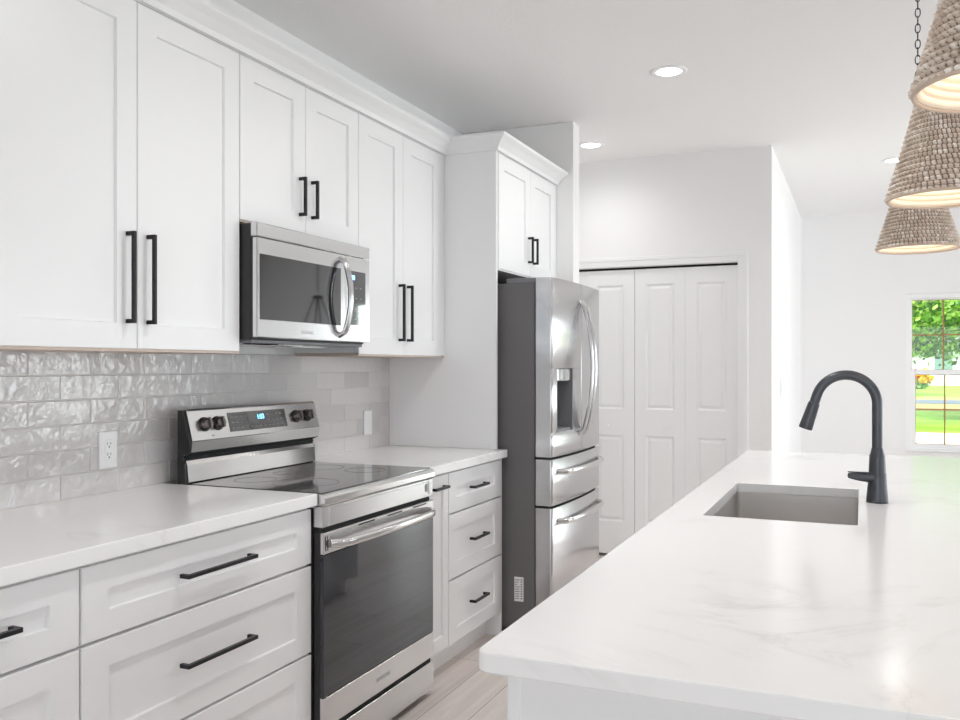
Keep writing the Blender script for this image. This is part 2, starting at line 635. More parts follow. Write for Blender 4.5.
# ------------------------------------------------------------------ windows
def build_window(n, along, a0, a1, z0, z1, pos, inward, cols=3, rows_each=2, muntins=True):
    """double-hung window filling an opening; along 'x'/'y'; pos = room face of the wall; inward = -1/+1 direction from the outside to the room"""
    out = -inward

    def bx(bm, lo, hi, zz0, zz1, d0, d1, bev=0.003):
        q0, q1 = pos + out * d0, pos + out * d1
        q0, q1 = min(q0, q1), max(q0, q1)
        if along == 'x':
            box(bm, lo, hi, q0, q1, zz0, zz1, bev)
        else:
            box(bm, q0, q1, lo, hi, zz0, zz1, bev)
    root = bpy.data.objects.new('window_%d' % n, None)
    COL.objects.link(root)
    root.location = ((a0 + a1) / 2, pos, z0) if along == 'x' else (pos, (a0 + a1) / 2, z0)
    root['kind'] = 'structure'
    bm = BM()
    fw = 0.042
    bx(bm, a0, a0 + fw, z0, z1, 0.02, 0.11); bx(bm, a1 - fw, a1, z0, z1, 0.02, 0.11)
    bx(bm, a0 + fw, a1 - fw, z1 - fw, z1, 0.02, 0.11); bx(bm, a0 + fw, a1 - fw, z0, z0 + fw * 0.7, 0.02, 0.11)
    obj('window_frame', bm, M['vinyl'], root)
    mid = (z0 + z1) / 2 + 0.005
    for k, (lo, hi, d, sw) in enumerate(((z0 + fw * 0.7, mid + 0.02, 0.045, 0.038), (mid - 0.02, z1 - fw, 0.08, 0.012))):
        nm = ('lower_sash', 'upper_sash')[k]
        A0, A1 = a0 + fw, a1 - fw
        br = 0.035 if k == 0 else 0.038
        tr_ = 0.045 if k == 0 else 0.012
        bm = BM()
        bx(bm, A0, A0 + sw, lo, hi, d, d + 0.03); bx(bm, A1 - sw, A1, lo, hi, d, d + 0.03)
        bx(bm, A0 + sw, A1 - sw, lo, lo + br, d, d + 0.03); bx(bm, A0 + sw, A1 - sw, hi - tr_, hi, d, d + 0.03)
        sash = obj(nm, bm, M['vinyl'], root)
        g0, g1, h0, h1 = A0 + sw, A1 - sw, lo + br, hi - tr_
        bm = BM(); bx(bm, g0, g1, h0, h1, d + 0.013, d + 0.017, 0)
        obj('pane', bm, M['pane'], sash)
        if muntins:
            bm = BM()
            for c in range(1, cols):
                a = g0 + (g1 - g0) * c / cols
                bx(bm, a - 0.006, a + 0.006, h0, h1, d + 0.008, d + 0.022, 0.001)
            for r in range(1, rows_each):
                z = h0 + (h1 - h0) * r / rows_each
                bx(bm, g0, g1, z - 0.006, z + 0.006, d + 0.009, d + 0.021, 0.001)
            for lo_, hi_ in ((g0, g0 + 0.004), (g1 - 0.004, g1)):
                bx(bm, lo_, hi_, h0, h1, d + 0.009, d + 0.021, 0)
            for lo_, hi_ in ((h0, h0 + 0.004), (h1 - 0.004, h1)):
                bx(bm, g0 + 0.004, g1 - 0.004, lo_, hi_, d + 0.009, d + 0.021, 0)
            obj('muntin_grid', bm, M['muntin'], sash, 'tan muntin bars')
    bm = BM()
    bx(bm, a0 - 0.0, a1 + 0.0, z0 - 0.0, z0 + 0.012, -0.03, 0.02)
    obj('window_sill', bm, M['trim'], root)
    return root


build_window(1, 'x', BACK_WINS[0][0], BACK_WINS[0][1], 0.545, 1.985, YF, -1)
build_window(2, 'x', BACK_WINS[1][0], BACK_WINS[1][1], 0.02, 2.10, YF, -1, muntins=False)
for k, (a, b) in enumerate(RIGHT_WINS):
    build_window(3 + k, 'y', a, b, 0.5, 2.2, RX, -1, muntins=False)
build_window(3 + len(RIGHT_WINS), 'x', 1.3, 4.7, 0.02, 2.2, YB, 1, muntins=False)

# ------------------------------------------------------------------ folding closet door
door = bpy.data.objects.new('door_1', None); COL.objects.link(door)
door.location = (DX0, 3.58, 0); door['kind'] = 'structure'
lw = (DX1 - DX0) / 4
for k in range(4):
    x0, x1 = DX0 + k * lw + (0.0015 if k % 2 == 0 else 0.0004), DX0 + (k + 1) * lw - (0.0004 if k % 2 == 0 else 0.0015)
    bm = BM()
    yf = 3.578
    zs = [0.02, 0.245, 0.845, 1.025, 1.885, 1.988]
    st = 0.075
    # stiles and rails around two raised panels
    box(bm, x0, x0 + st, yf, yf + 0.03, zs[0], zs[5], 0.0015); box(bm, x1 - st, x1, yf, yf + 0.03, zs[0], zs[5], 0.0015)
    for a, b in ((0, 1), (2, 3), (4, 5)):
        box(bm, x0 + st - 0.001, x1 - st + 0.001, yf, yf + 0.03, zs[a], zs[b], 0)
    for a, b in ((1, 2), (3, 4)):
        q0, q1, r0, r1 = x0 + st, x1 - st, zs[a], zs[b]
        loft(bm, [[(q0 + i, yf - d, r0 + i), (q1 - i, yf - d, r0 + i), (q1 - i, yf - d, r1 - i), (q0 + i, yf - d, r1 - i)]
                  for i, d in ((0, 0), (0.012, -0.010), (0.016, -0.010), (0.034, -0.002), (0.036, -0.002))], cap1=True)
    leaf = obj('door_leaf', bm, M['trim'], door)
    if k in (1, 2):
        bm = BM()
        kx = (x0 + x1) / 2 + (0.028 if k == 2 else -0.02)
        cyl(bm, (kx, yf, 0.912), (kx, yf - 0.012, 0.912), 0.008, 0.007, 16)
        cyl(bm, (kx, yf - 0.012, 0.912), (kx, yf - 0.026, 0.912), 0.013, 0.015, 20)
        obj('door_knob', bm, M['trim'], leaf)
bm = BM(); box(bm, DX0, DX1, 3.60, 3.63, 1.990, 2.005)
obj('door_track', bm, M['dark_gap'], door)
bm = BM()
box(bm, DX1, DX1 + 0.062, 3.543, 3.56, 0, DZ + 0.062, 0.004); box(bm, DX0 - 0.062, DX0, 3.543, 3.56, 0, DZ + 0.062, 0.004)
box(bm, DX0, DX1, 3.543, 3.56, DZ, DZ + 0.062, 0.004)
box(bm, DX1 + 0.04, DX1 + 0.066, 3.538, 3.545, 0, DZ + 0.066, 0.002); box(bm, DX0, DX1 + 0.04, 3.538, 3.545, DZ + 0.040, DZ + 0.066, 0.002)
struct('trim_1', bm, M['trim'])

# ------------------------------------------------------------------ cabinets
UF = 0.325      # upper door face
UZ0, UZ1 = 1.374, 2.378


def upper_cabinet(y0, y1, z0, split, handle_len, handle_z, label, xf=UF, filler=None):
    t = thing('upper_cabinet', label, 'cabinet', (0, (y0 + y1) / 2, z0))
    bm = BM()
    box(bm, 0.001, xf - 0.021, y0 + 0.0005, y1 - 0.0005, z0 + 0.006, UZ1 + 0.022)
    if filler:
        box(bm, xf - 0.021, xf - 0.0025, filler[0], filler[1], z0 + 0.002, UZ1 + 0.022, 0.001)
    box(bm, xf - 0.021, xf - 0.002, y0 + 0.0005, y1 - 0.0005, UZ1 + 0.003, UZ1 + 0.022)
    obj('carcass', bm, M['cabinet'], t)
    bm = BM(); box(bm, 0.012, xf - 0.003, y0 + 0.0015, y1 - 0.0015, z0 - 0.008, z0 + 0.006)
    obj('bottom_panel', bm, M['wood_underside'], t, 'pale bare wood underside')
    ye = filler[0] - 0.002 if filler else y1 - 0.0015
    for k, (a, b) in enumerate(((y0 + 0.0015, split - 0.0015), (split + 0.0015, ye))):
        bm = shaker(BM(), xf, 'x', a, b, z0, UZ1)
        d = obj('door', bm, M['cabinet'], t)
        pull(xf, 'x', (b - 0.038) if k == 0 else (a + 0.038), handle_z, handle_len, True, d)
    return t


upper_cabinet(-0.914, 0.0, UZ0, -0.457, 0.262, 1.577, 'wide white shaker wall cabinet over the counter before the microwave, long black pulls')
upper_cabinet(0.001, 0.763, 1.820, 0.383, 0.145, 1.955, 'short white shaker wall cabinet directly above the microwave, two short black pulls')
upper_cabinet(0.764, 1.589, UZ0, 1.152, 0.258, 1.565, 'white shaker wall cabinet between microwave and tall fridge panel', filler=(1.543, 1.588))

# cabinet over the refrigerator, between the tall panels
FX = 0.606
t = thing('over_fridge_cabinet', 'white two-door cabinet with thin black pulls above the stainless refrigerator', 'cabinet', (0, 2.05, 1.80))
bm = BM(); box(bm, 0.001, FX - 0.021, 1.6125, 2.5185, 1.806, UZ1 + 0.022); box(bm, FX - 0.021, FX - 0.003, 2.488, 2.5185, 1.81, UZ1 + 0.022, 0.001)
box(bm, FX - 0.021, FX - 0.003, 1.6125, 2.487, UZ1 + 0.003, UZ1 + 0.022)
obj('carcass', bm, M['cabinet'], t)
bm = BM(); box(bm, 0.012, FX - 0.004, 1.614, 2.517, 1.798, 1.806); obj('bottom_panel', bm, M['cabinet'], t)
for k, (a, b) in enumerate(((1.620, 2.0735), (2.0765, 2.487))):
    d = obj('door', shaker(BM(), FX, 'x', a, b, 1.806, UZ1), M['cabinet'], t)
    pull(FX, 'x', (b - 0.036) if k == 0 else (a + 0.036), 1.945, 0.14, True, d)
bm = BM(); box(bm, 0.001, 0.604, 1.5905, 1.611, 0.9145, UZ1 + 0.022, 0.0015)
tag(obj('tall_end_panel', bm, M['cabinet']), 'tall plain white side panel beside the refrigerator, standing on the counter end', 'panel')


# crown along both cabinet heights (profile swept with mitres)
def crown(path, z0):
    """path: list of (corner point (x,y), direction the moulding projects to there (dx,dy))"""
    prof = [(0.0, 0.0), (0.012, 0.0), (0.016, 0.008), (0.020, 0.016), (0.045, 0.040), (0.060, 0.050), (0.066, 0.054), (0.070, 0.058), (0.070, 0.070), (0.0, 0.070)]
    bm = BM()
    loft(bm, [[(q[0] + d[0] * a, q[1] + d[1] * a, z0 + b) for a, b in prof] for q, d in path], cap0=True, cap1=True)
    return bm


x1, x2 = UF - 0.0012, FX - 0.0012
bm = crown([((x1, -0.914), (1, 0)), ((x1, 1.590), (1, -1)), ((x2, 1.590), (1, -1)), ((x2, 2.519), (1, 0))], 2.383)
tag(obj('crown_moulding', bm, M['cabinet']), 'white crown moulding along the tops of the wall cabinets', 'moulding')


def base_cabinet(y0, y1, fronts, label, xf=0.625, end_panel=None, bottom=0.118):
    """fronts: list of (kind, z0, z1, handle length, handle z, orientation)"""
    t = thing('base_cabinet', label, 'cabinet', (0, (y0 + y1) / 2, 0))
    bm = BM()
    box(bm, 0.06, xf - 0.021, y0, y1, 0.105, 0.8745)
    if end_panel:
        box(bm, 0.06, xf - 0.003, end_panel[0], end_panel[1], 0.0, 0.8745, 0.001)
    obj('carcass', bm, M['cabinet'], t)
    bm = BM(); box(bm, 0.50, 0.545, y0, y1, 0.0, 0.105); obj('toe_kick', bm, M['cabinet'], t)
    for kind, z0, z1, hl, hz, orient, a, b in fronts:
        st, ra = (0.078, 0.062)
        if b - a < 0.3:
            st = 0.048
        d = obj(kind, shaker(BM(), xf, 'x', a, b, z0, z1, st, ra), M['cabinet'], t)
        if orient == 'h':
            pull(xf, 'x', (a + b) / 2, hz, hl, False, d)
        else:
            pull(xf, 'x', a + 0.04, hz, hl, True, d)
    return t


def bank(y0, y1, hl):
    a, b = y0 + 0.0035, y1 - 0.0035
    return [('drawer', 0.689, 0.864, hl, 0.778, 'h', a, b), ('drawer', 0.404, 0.681, hl, 0.545, 'h', a, b), ('drawer', 0.12, 0.396, hl, 0.262, 'h', a, b)]


base_cabinet(-0.930, -0.0165, bank(-0.930, -0.0165, 0.285), 'wide white three-drawer base cabinet beside the range, long black bar pulls')
base_cabinet(-1.540, -0.9305, [('drawer', 0.689, 0.864, 0.262, 0.778, 'h', -1.537, -0.934), ('door', 0.12, 0.681, 0.16, 0.56, 'v', -1.537, -0.934)],
             'white base cabinet at the counter start with one drawer above a door')
base_cabinet(0.781, 1.004, [('door', 0.12, 0.864, 0.13, 0.815, 'h', 0.783, 1.002)], 'narrow white pull-out base cabinet squeezed between range and drawers')
base_cabinet(1.0045, 1.622, bank(1.0065, 1.606, 0.165), 'white three-drawer base cabinet next to the refrigerator, short black pulls', end_panel=(1.605, 1.622))


# countertops
def slab(bm, x0, x1, y0, y1, z0, z1, r=0.006, e=0.003):
    def ring(i, z):
        return [(x, y, z) for x, y in rrect(x0 + i, x1 - i, y0 + i, y1 - i, max(r - i, 0.001), 4)]
    return loft(bm, [ring(e, z0), ring(0, z0 + e), ring(0, z1 - e), ring(e * 0.3, z1 - e * 0.3), ring(e, z1)], cap0=True, cap1=True)


bm = slab(BM(), 0.002, 0.648, -1.555, -0.0145, 0.875, 0.914)
tag(obj('countertop', bm, M['quartz']), 'long white quartz counter slab under the duplex outlet, ending at the range', 'countertop')
bm = slab(BM(), 0.002, 0.650, 0.779, 1.628, 0.875, 0.914)
tag(obj('countertop', bm, M['quartz']), 'short white quartz counter slab between the range and refrigerator', 'countertop')

# ------------------------------------------------------------------ range
RY0, RY1 = -0.012, 0.776
t = thing('range', 'freestanding stainless steel electric range with black glass oven door', 'range', (0.36, (RY0 + RY1) / 2, 0))
bm = BM(); box(bm, 0.065, 0.622, RY0, RY1, 0.045, 0.874, 0.002); obj('body', bm, M['black_plastic'], t)
for x in (0.12, 0.60):
    for y in (RY0 + 0.05, RY1 - 0.05):
        bm = BM(); cyl(bm, (x, y, 0.0), (x, y, 0.012), 0.018, 0.018, 16); cyl(bm, (x, y, 0.012), (x, y, 0.05), 0.009, 0.009, 12)
        obj('foot', bm, M['black_plastic'], t)
# top frame: a thin steel deck with a nose that turns down at the front
bm = BM()
prism(bm, [(0.10, 0.874), (0.668, 0.874), (0.672, 0.880), (0.672, 0.898), (0.668, 0.907), (0.660, 0.911), (0.612, 0.913), (0.608, 0.9095), (0.10, 0.9095)], 'y', RY0 - 0.001, RY1 + 0.001)
obj('top_frame', bm, M['steel_bright'], t)
bm = BM(); box(bm, 0.118, 0.655, RY0 + 0.006, RY1 - 0.006, 0.9095, 0.9155, 0.001)
ct = obj('cooktop', bm, M['glass_cooktop'], t)
for (x, y, r) in ((0.25, 0.18, 0.075), (0.25, 0.60, 0.09), (0.46, 0.19, 0.115), (0.46, 0.59, 0.08), (0.23, 0.39, 0.05)):
    bm = BM()
    lathe(bm, [(r - 0.002, 0.0001), (r - 0.002, 0.0004), (r, 0.0004), (r, 0.0001)], (x, y, 0.9155), 48)
    obj('burner_ring', bm, M['burner'], ct)
# control fascia under the nose
bm = BM()
box(bm, 0.60, 0.664, RY0, RY1, 0.802, 0.873, 0.003)
fas = obj('front_panel', bm, M['steel'], t)
bm = BM()
for a, b, c, d in ((RY0 + 0.035, RY1 - 0.035, 0.862, 0.866), (RY0 + 0.035, RY0 + 0.040, 0.814, 0.862), (RY1 - 0.040, RY1 - 0.035, 0.814, 0.862)):
    box(bm, 0.662, 0.668, a, b, c, d, 0.0015)
obj('raised_bead', bm, M['steel_bright'], fas)
bm = BM(); box(bm, 0.6635, 0.6655, RY1 - 0.068, RY1 - 0.050, 0.826, 0.856, 0.0005); obj('nameplate', bm, M['print_grey'], fas)
bm = BM(); box(bm, 0.61, 0.650, RY0 + 0.004, RY1 - 0.004, 0.786, 0.802); obj('vent_gap', bm, M['dark_gap'], t)
# oven door
od = obj('oven_door', box(BM(), 0.626, 0.652, RY0 + 0.001, RY1 - 0.001, 0.156, 0.786, 0.002), M['black_plastic'], t)
bm = BM(); box(bm, 0.6525, 0.668, RY0, RY1, 0.716, 0.787, 0.003)
db = obj('door_band', bm, M['steel'], od)
for k in range(2):
    obj('vent_slot', box(BM(), 0.6675, 0.6684, RY0 + 0.008 + k * 0.012, RY0 + 0.013 + k * 0.012, 0.728, 0.776), M['dark_gap'], db)
for k in range(3):
    y = 0.20 + k * 0.20
    obj('vent_slot', box(BM(), 0.6675, 0.6684, y, y + 0.11, 0.778, 0.7825), M['dark_gap'], db)
bm = BM(); box(bm, 0.6525, 0.666, RY0 + 0.0, RY1 - 0.0, 0.2555, 0.7155, 0.002); gl_ = obj('oven_glass', bm, M['glass_oven'], od)
bm = BM(); box(bm, 0.6525, 0.668, RY0, RY1, 0.158, 0.255, 0.0012); lb = obj('lower_band', bm, M['steel'], od)
lettering('brand_lettering', 'SAMSUNG', 0.022, (0.6683, 0.37, 0.205), FACE_X, M['logo_grey'], lb)
# door handle: flattened bar bowed outwards
n = 25
pts = []
for i in range(n):
    u = i / (n - 1)
    y = RY0 + 0.034 + (RY1 - RY0 - 0.068) * u
    d = 0.048 + 0.014 * math.sin(PI * u)
    if i == 0 or i == n - 1:
        d = 0.012
    elif i == 1 or i == n - 2:
        d = 0.040
    pts.append((0.660 + d, y, 0.748))
bm = tube(BM(), pts, 0.0145, 14, flat=(1.0, 0.62, (0, 0, 1)))
obj('handle', bm, M['steel_bright'], od)
dr = obj('storage_drawer', box(BM(), 0.64, 0.668, RY0, RY1, 0.030, 0.140, 0.0012), M['steel'], t)
bm = BM(); box(bm, 0.625, 0.655, RY0 + 0.003, RY1 - 0.003, 0.132, 0.1575); obj('drawer_gap', bm, M['dark_gap'], t)
# backguard
face = [(0.134, 1.062), (0.108, 1.165), (0.100, 1.172)]
prof_face = [(0.085, 1.024), (0.129, 1.024), (0.134, 1.060), (0.135, 1.064), (0.109, 1.166), (0.101, 1.173), (0.086, 1.173)]
bm = BM(); prism(bm, [(0.078, 0.876), (0.078, 1.170), (0.098, 1.170), (0.131, 1.060), (0.127, 1.022), (0.100, 1.012), (0.100, 0.995), (0.108, 0.985), (0.112, 0.876)], 'y', RY0 - 0.001, RY0 + 0.008)
prism(bm, [(0.078, 0.876), (0.078, 1.170), (0.098, 1.170), (0.131, 1.060), (0.127, 1.022), (0.100, 1.012), (0.100, 0.995), (0.108, 0.985), (0.112, 0.876)], 'y', RY1 - 0.008, RY1 + 0.001)
box(bm, 0.0755, 0.094, RY0 + 0.008, RY1 - 0.008, 0.876, 1.15)
bg = obj('backguard', bm, M['black_plastic'], t)
bm = BM(); prism(bm, prof_face, 'y', RY0 + 0.009, RY1 - 0.002)
cp = obj('control_panel', bm, M['steel'], bg)
bm = BM(); prism(bm, [(0.092, 0.914), (0.118, 0.914), (0.119, 0.920), (0.113, 0.980), (0.107, 0.994), (0.092, 0.996)], 'y', RY0 + 0.0085, RY1 - 0.0085)
obj('lower_guard', bm, M['steel_bright'], bg)
bm = BM(); box(bm, 0.090, 0.098, RY0 + 0.01, RY1 - 0.01, 0.992, 1.02); box(bm, 0.092, 0.112, RY0 + 0.012, RY1 - 0.012, 1.004, 1.009)
obj('vent_slot', bm, M['dark_gap'], bg)
bg.location.x -= 0.010
# items on the slanted face
fa, fb = Vector((0.125, 0, 1.064)), Vector((0.099, 0, 1.166))
up = (fb - fa).normalized()
nrm = Vector((up.z, 0, -up.x))


def on_face(y, s, d=0.0):
    q = fa + up * s + nrm * d
    return Vector((q.x, y, q.z))


def face_quad(bm, y0, y1, s0, s1, d0, d1):
    A = [bm.verts.new(on_face(y, s, d)) for d in (d0, d1) for y, s in ((y0, s0), (y1, s0), (y1, s1), (y0, s1))]
    for q in ((3, 2, 1, 0), (4, 5, 6, 7), (0, 1, 5, 4), (1, 2, 6, 5), (2, 3, 7, 6), (3, 0, 4, 7)):
        bm.faces.new([A[i] for i in q])


dp = BM(); face_quad(dp, 0.203, 0.552, 0.018, 0.090, -0.002, 0.0012)
disp = obj('display', dp, M['glass_black'], cp)
bm = BM()
rt = random.Random(3)
for r_ in range(3):
    for k in range(12):
        if 4 <= k <= 7 and r_ > 0:
            continue
        y = 0.218 + k * 0.0268
        face_quad(bm, y, y + rt.uniform(0.008, 0.015), 0.030 + r_ * 0.021, 0.0325 + r_ * 0.021, 0.0012, 0.0015)
obj('key_lettering', bm, M['print_grey'], disp)
fm = Matrix(((0, up.x, nrm.x, 0), (1, 0, 0, 0), (0, up.z, nrm.z, 0), (0, 0, 0, 1)))
lettering('clock_digits', '1:03', 0.026, on_face(0.392, 0.066, 0.0016), fm, M['clock'], disp)
for y in (0.073, 0.142, 0.622, 0.700):
    bm = BM()
    q0, q1, q2, q3 = on_face(y, 0.055, 0.0), on_face(y, 0.055, 0.006), on_face(y, 0.055, 0.022), on_face(y, 0.055, 0.026)
    cyl(bm, q0, q1, 0.0265, 0.0255, 28)
    kb = obj('knob', bm, M['black_plastic'], cp)
    bm = BM()
    cyl(bm, q1, q2, 0.0225, 0.0205, 28); cyl(bm, q2, q3, 0.0205, 0.017, 28)
    e = up * 0.019
    f_ = Vector((0, 0.004, 0))
    A = [bm.verts.new(q + s1 * e + s2 * f_) for q in (q2, on_face(y, 0.055, 0.033)) for s1, s2 in ((-1, -1), (1, -1), (1, 1), (-1, 1))]
    for q in ((4, 5, 6, 7), (0, 1, 5, 4), (1, 2, 6, 5), (2, 3, 7, 6), (3, 0, 4, 7)):
        bm.faces.new([A[i] for i in q])
    obj('knob_grip', bm, M['knob'], kb)
for a in (0.100, 0.655):
    bm = BM(); face_quad(bm, a, a + 0.012, 0.010, 0.014, 0, 0.0004); obj('knob_lettering', bm, M['print_grey'], cp)

# ------------------------------------------------------------------ microwave
MY0, MY1, MX = 0.004, 0.739, 0.393
t = thing('microwave', 'stainless over-the-range microwave under the short wall cabinet', 'microwave', (0.2, 0.38, 1.40))
bm = BM(); box(bm, 0.012, MX - 0.028, MY0, MY1, 1.414, 1.806, 0.003); box(bm, MX - 0.028, MX - 0.02, MY0 + 0.002, MY1 - 0.002, 1.425, 1.755, 0); obj('body', bm, M['black_plastic'], t)
bm = BM(); box(bm, MX - 0.028, MX, MY0, MY1, 1.761, 1.808, 0.003); obj('vent_panel', bm, M['steel'], t)
md = obj('oven_door', box(BM(), MX - 0.020, MX, MY0, 0.557, 1.420, 1.758, 0.003), M['steel'], t)
bm = BM(); box(bm, MX - 0.004, MX + 0.0012, MY0 + 0.014, 0.520, 1.481, 1.703, 0.001); obj('door_window', bm, M['glass_black'], md)
lettering('brand_lettering', 'SAMSUNG', 0.018, (MX + 0.0006, 0.30, 1.446), FACE_X, M['logo'], md)
cpn = obj('control_side', box(BM(), MX - 0.020, MX, 0.5585, MY1, 1.420, 1.758, 0.003), M['steel'], t)
bm = BM(); box(bm, MX - 0.004, MX + 0.0012, 0.572, 0.704, 1.487, 1.702, 0.001); kp = obj('keypad', bm, M['glass_black'], cpn)
bm = BM(); box(bm, MX + 0.0012, MX + 0.0016, 0.584, 0.620, 1.667, 1.684); obj('clock_digits', bm, M['clock'], kp)
for r_ in range(7):
    for k in range(3):
        if r_ in (1, 3, 5):
            continue
        y, z = 0.590 + k * 0.035, 1.508 + r_ * 0.021
        obj('key_mark', box(BM(), MX + 0.0012, MX + 0.0015, y, y + 0.012, z, z + 0.003), M['print_grey'], kp)
pts = []
for i in range(21):
    u = i / 20
    d = 0.018 + 0.034 * math.sin(PI * u) ** 0.8
    pts.append((MX - 0.003 + (d if 0 < i < 20 else 0.0), 0.516, 1.440 + 0.300 * u))
bm = tube(BM(), pts, 0.0135, 14, flat=(1.15, 0.75, (0, 1, 0)))
obj('handle', bm, M['steel_v'], md)
un = obj('underside', box(BM(), 0.03, MX - 0.03, MY0 + 0.01, MY1 - 0.01, 1.402, 1.414, 0.002), M['grey_plastic'], t)
bm = BM(); box(bm, 0.30, 0.335, 0.05, 0.20, 1.3985, 1.402); obj('vent_slot', bm, M['dark_gap'], un)
bm = BM(); box(bm, 0.27, 0.33, 0.24, 0.36, 1.3975, 1.402, 0.001); obj('lamp_lens', bm, M['hood_lens'], un)
bm = BM(); box(bm, 0.08, 0.24, 0.08, 0.34, 1.3975, 1.402); obj('grease_filter', bm, M['steel'], un)
bm = BM(); box(bm, 0.08, 0.24, 0.42, 0.68, 1.3975, 1.402); obj('grease_filter', bm, M['steel'], un)

# ------------------------------------------------------------------ refrigerator
GY0, GY1 = 1.648, 2.480
GX = 0.874
GZ = 1.755
t = thing('refrigerator', 'stainless four-door refrigerator with dark grey sides', 'refrigerator', (0.45, 2.06, 0))
bm = BM(); box(bm, 0.05, 0.784, GY0 + 0.004, GY1 - 0.004, 0.03, 1.732, 0.004)
box(bm, 0.10, 0.76, GY0 + 0.03, GY1 - 0.03, 0.0, 0.03)
body = obj('body', bm, M['fridge_side'], t, 'dark grey painted side')
for a, b in ((GY0 + 0.010, GY0 + 0.075), (GY1 - 0.075, GY1 - 0.010)):
    obj('hinge_cover', box(BM(), 0.63, 0.835, a, b, 1.732, 1.757, 0.003), M['grey_plastic'], t)
bm = BM(); box(bm, 0.74, 0.79, GY0 + 0.02, GY1 - 0.02, 0.03, 0.11); obj('toe_grille', bm, M['black_plastic'], t)
gc = (GY0 + GY1) / 2
hw = (GY1 - GY0) / 2


def gx(y):
    return GX + 0.020 * (1 - ((y - gc) / hw) ** 2)


def frontage(bm, y0, y1, z0, z1, r0=0.0, r1=0.0, back=0.790):
    """bowed stainless door: prism in z whose front follows gx(); r0/r1 round the outer corners"""
    pts = []
    if r0:
        for i in range(6):
            a = PI / 2 * i / 5
            pts.append((gx(y0 + r0) - r0 + r0 * math.sin(a), y0 + r0 - r0 * math.cos(a)))
    N = max(3, int((y1 - y0) / 0.02))
    for i in range(N + 1):
        y = (y0 + r0) + ((y1 - r1) - (y0 + r0)) * i / N
        if (i == 0 and r0) or (i == N and r1):
            continue
        pts.append((gx(y), y))
    if r1:
        for i in range(6):
            a = PI / 2 * i / 5
            pts.append((gx(y1 - r1) - r1 + r1 * math.cos(a), y1 - r1 + r1 * math.sin(a)))
    e = 0.003
    A = [[bm.verts.new((x - (e if z in (z0, z1) else 0), y, z)) for x, y in pts] for z in (z0, z0 + e, z1 - e, z1)]
    n = len(pts)
    for B, C in zip(A, A[1:]):
        for k in range(n - 1):
            f = bm.faces.new((B[k], B[k + 1], C[k + 1], C[k])); f.smooth = True
    # back, sides, top and bottom
    Bk = [bm.verts.new(q) for q in ((back, y0, z0), (back, y1, z0), (back, y1, z1), (back, y0, z1))]
    lo = [bm.verts.new(q.co) for q in A[0]]; hi = [bm.verts.new(q.co) for q in A[3]]
    bm.faces.new(lo[::-1] + [Bk[0], Bk[1]]); bm.faces.new(hi + [Bk[2], Bk[3]]); bm.faces.new(Bk)
    s0 = [bm.verts.new(q[0].co) for q in A]; s1 = [bm.verts.new(q[-1].co) for q in A]
    bm.faces.new(s0 + [Bk[3], Bk[0]]); bm.faces.new(s1 + [Bk[2], Bk[1]])
    return bm


split = gc
R_ = 0.012
DY0, DY1, DZ0, DZ1 = 1.705, 1.925, 1.000, 1.312
bm = BM()
frontage(bm, GY0, split - 0.002, 0.880, DZ0, R_, 0.004); frontage(bm, GY0, split - 0.002, DZ1, GZ, R_, 0.004)
frontage(bm, GY0, DY0, DZ0, DZ1, R_, 0); frontage(bm, DY1, split - 0.002, DZ0, DZ1, 0, 0.004)
ld = obj('left_door', bm, M['steel_v'], t)
bm = BM()
box(bm, 0.800, 0.812, DY0, DY1, DZ0, DZ1); box(bm, 0.812, gx(DY0) - 0.001, DY0, DY0 + 0.006, DZ0, DZ1); box(bm, 0.812, gx(DY1) - 0.001, DY1 - 0.006, DY1, DZ0, DZ1)
box(bm, 0.812, gx(DY0) + 0.001, DY0, DY1, DZ0, DZ0 + 0.012)
dsp = obj('water_dispenser', bm, M['grey_plastic'], ld, 'recessed grey dispenser')
bm = BM(); box(bm, 0.815, gx(DY0) + 0.004, DY0 + 0.006, DY1 - 0.006, 1.248, DZ1, 0.006, 2); obj('dispenser_head', bm, M['steel_bright'], dsp)
bm = BM(); box(bm, 0.812, 0.822, 1.79, 1.84, 1.10, 1.235, 0.002); obj('lever_paddle', bm, M['black_plastic'], dsp)
rd = obj('right_door', frontage(BM(), split + 0.002, GY1, 0.880, GZ, 0.004, R_), M['steel_v'], t)
md_ = obj('middle_drawer', frontage(BM(), GY0, GY1, 0.643, 0.868, R_, R_), M['steel_v'], t)
fd = obj('freezer_drawer', frontage(BM(), GY0, GY1, 0.105, 0.631, R_, R_), M['steel_v'], t)
bm = BM(); box(bm, 0.775, 0.850, GY0 + 0.006, GY1 - 0.006, 0.866, 0.882); box(bm, 0.775, 0.850, GY0 + 0.006, GY1 - 0.006, 0.630, 0.645)
obj('gasket', bm, M['dark_gap'], t)
for d_, yy in ((ld, split - 0.030), (rd, split + 0.030)):
    pts = []
    for i in range(25):
        u = i / 24
        d = 0.016 + 0.056 * math.sin(PI * u) ** 0.85
        pts.append((gx(yy) - 0.003 + (d if 0 < i < 24 else 0), yy, 0.965 + 0.700 * u))
    obj('handle', tube(BM(), pts, 0.0125, 14, flat=(1.0, 0.8, (0, 1, 0))), M['steel_v'], d_)
for d_, zz in ((md_, 0.805), (fd, 0.562)):
    pts = []
    for i in range(25):
        u = i / 24
        y = GY0 + 0.065 + (GY1 - GY0 - 0.130) * u
        d = 0.040 + 0.018 * math.sin(PI * u)
        if i in (0, 24):
            d = 0.0
        elif i in (1, 23):
            d = 0.035
        pts.append((gx(y) - 0.003 + d, y, zz))
    hb = obj('handle', tube(BM(), pts, 0.0145, 14, flat=(1.0, 0.65, (0, 0, 1))), M['steel_bright'], d_)
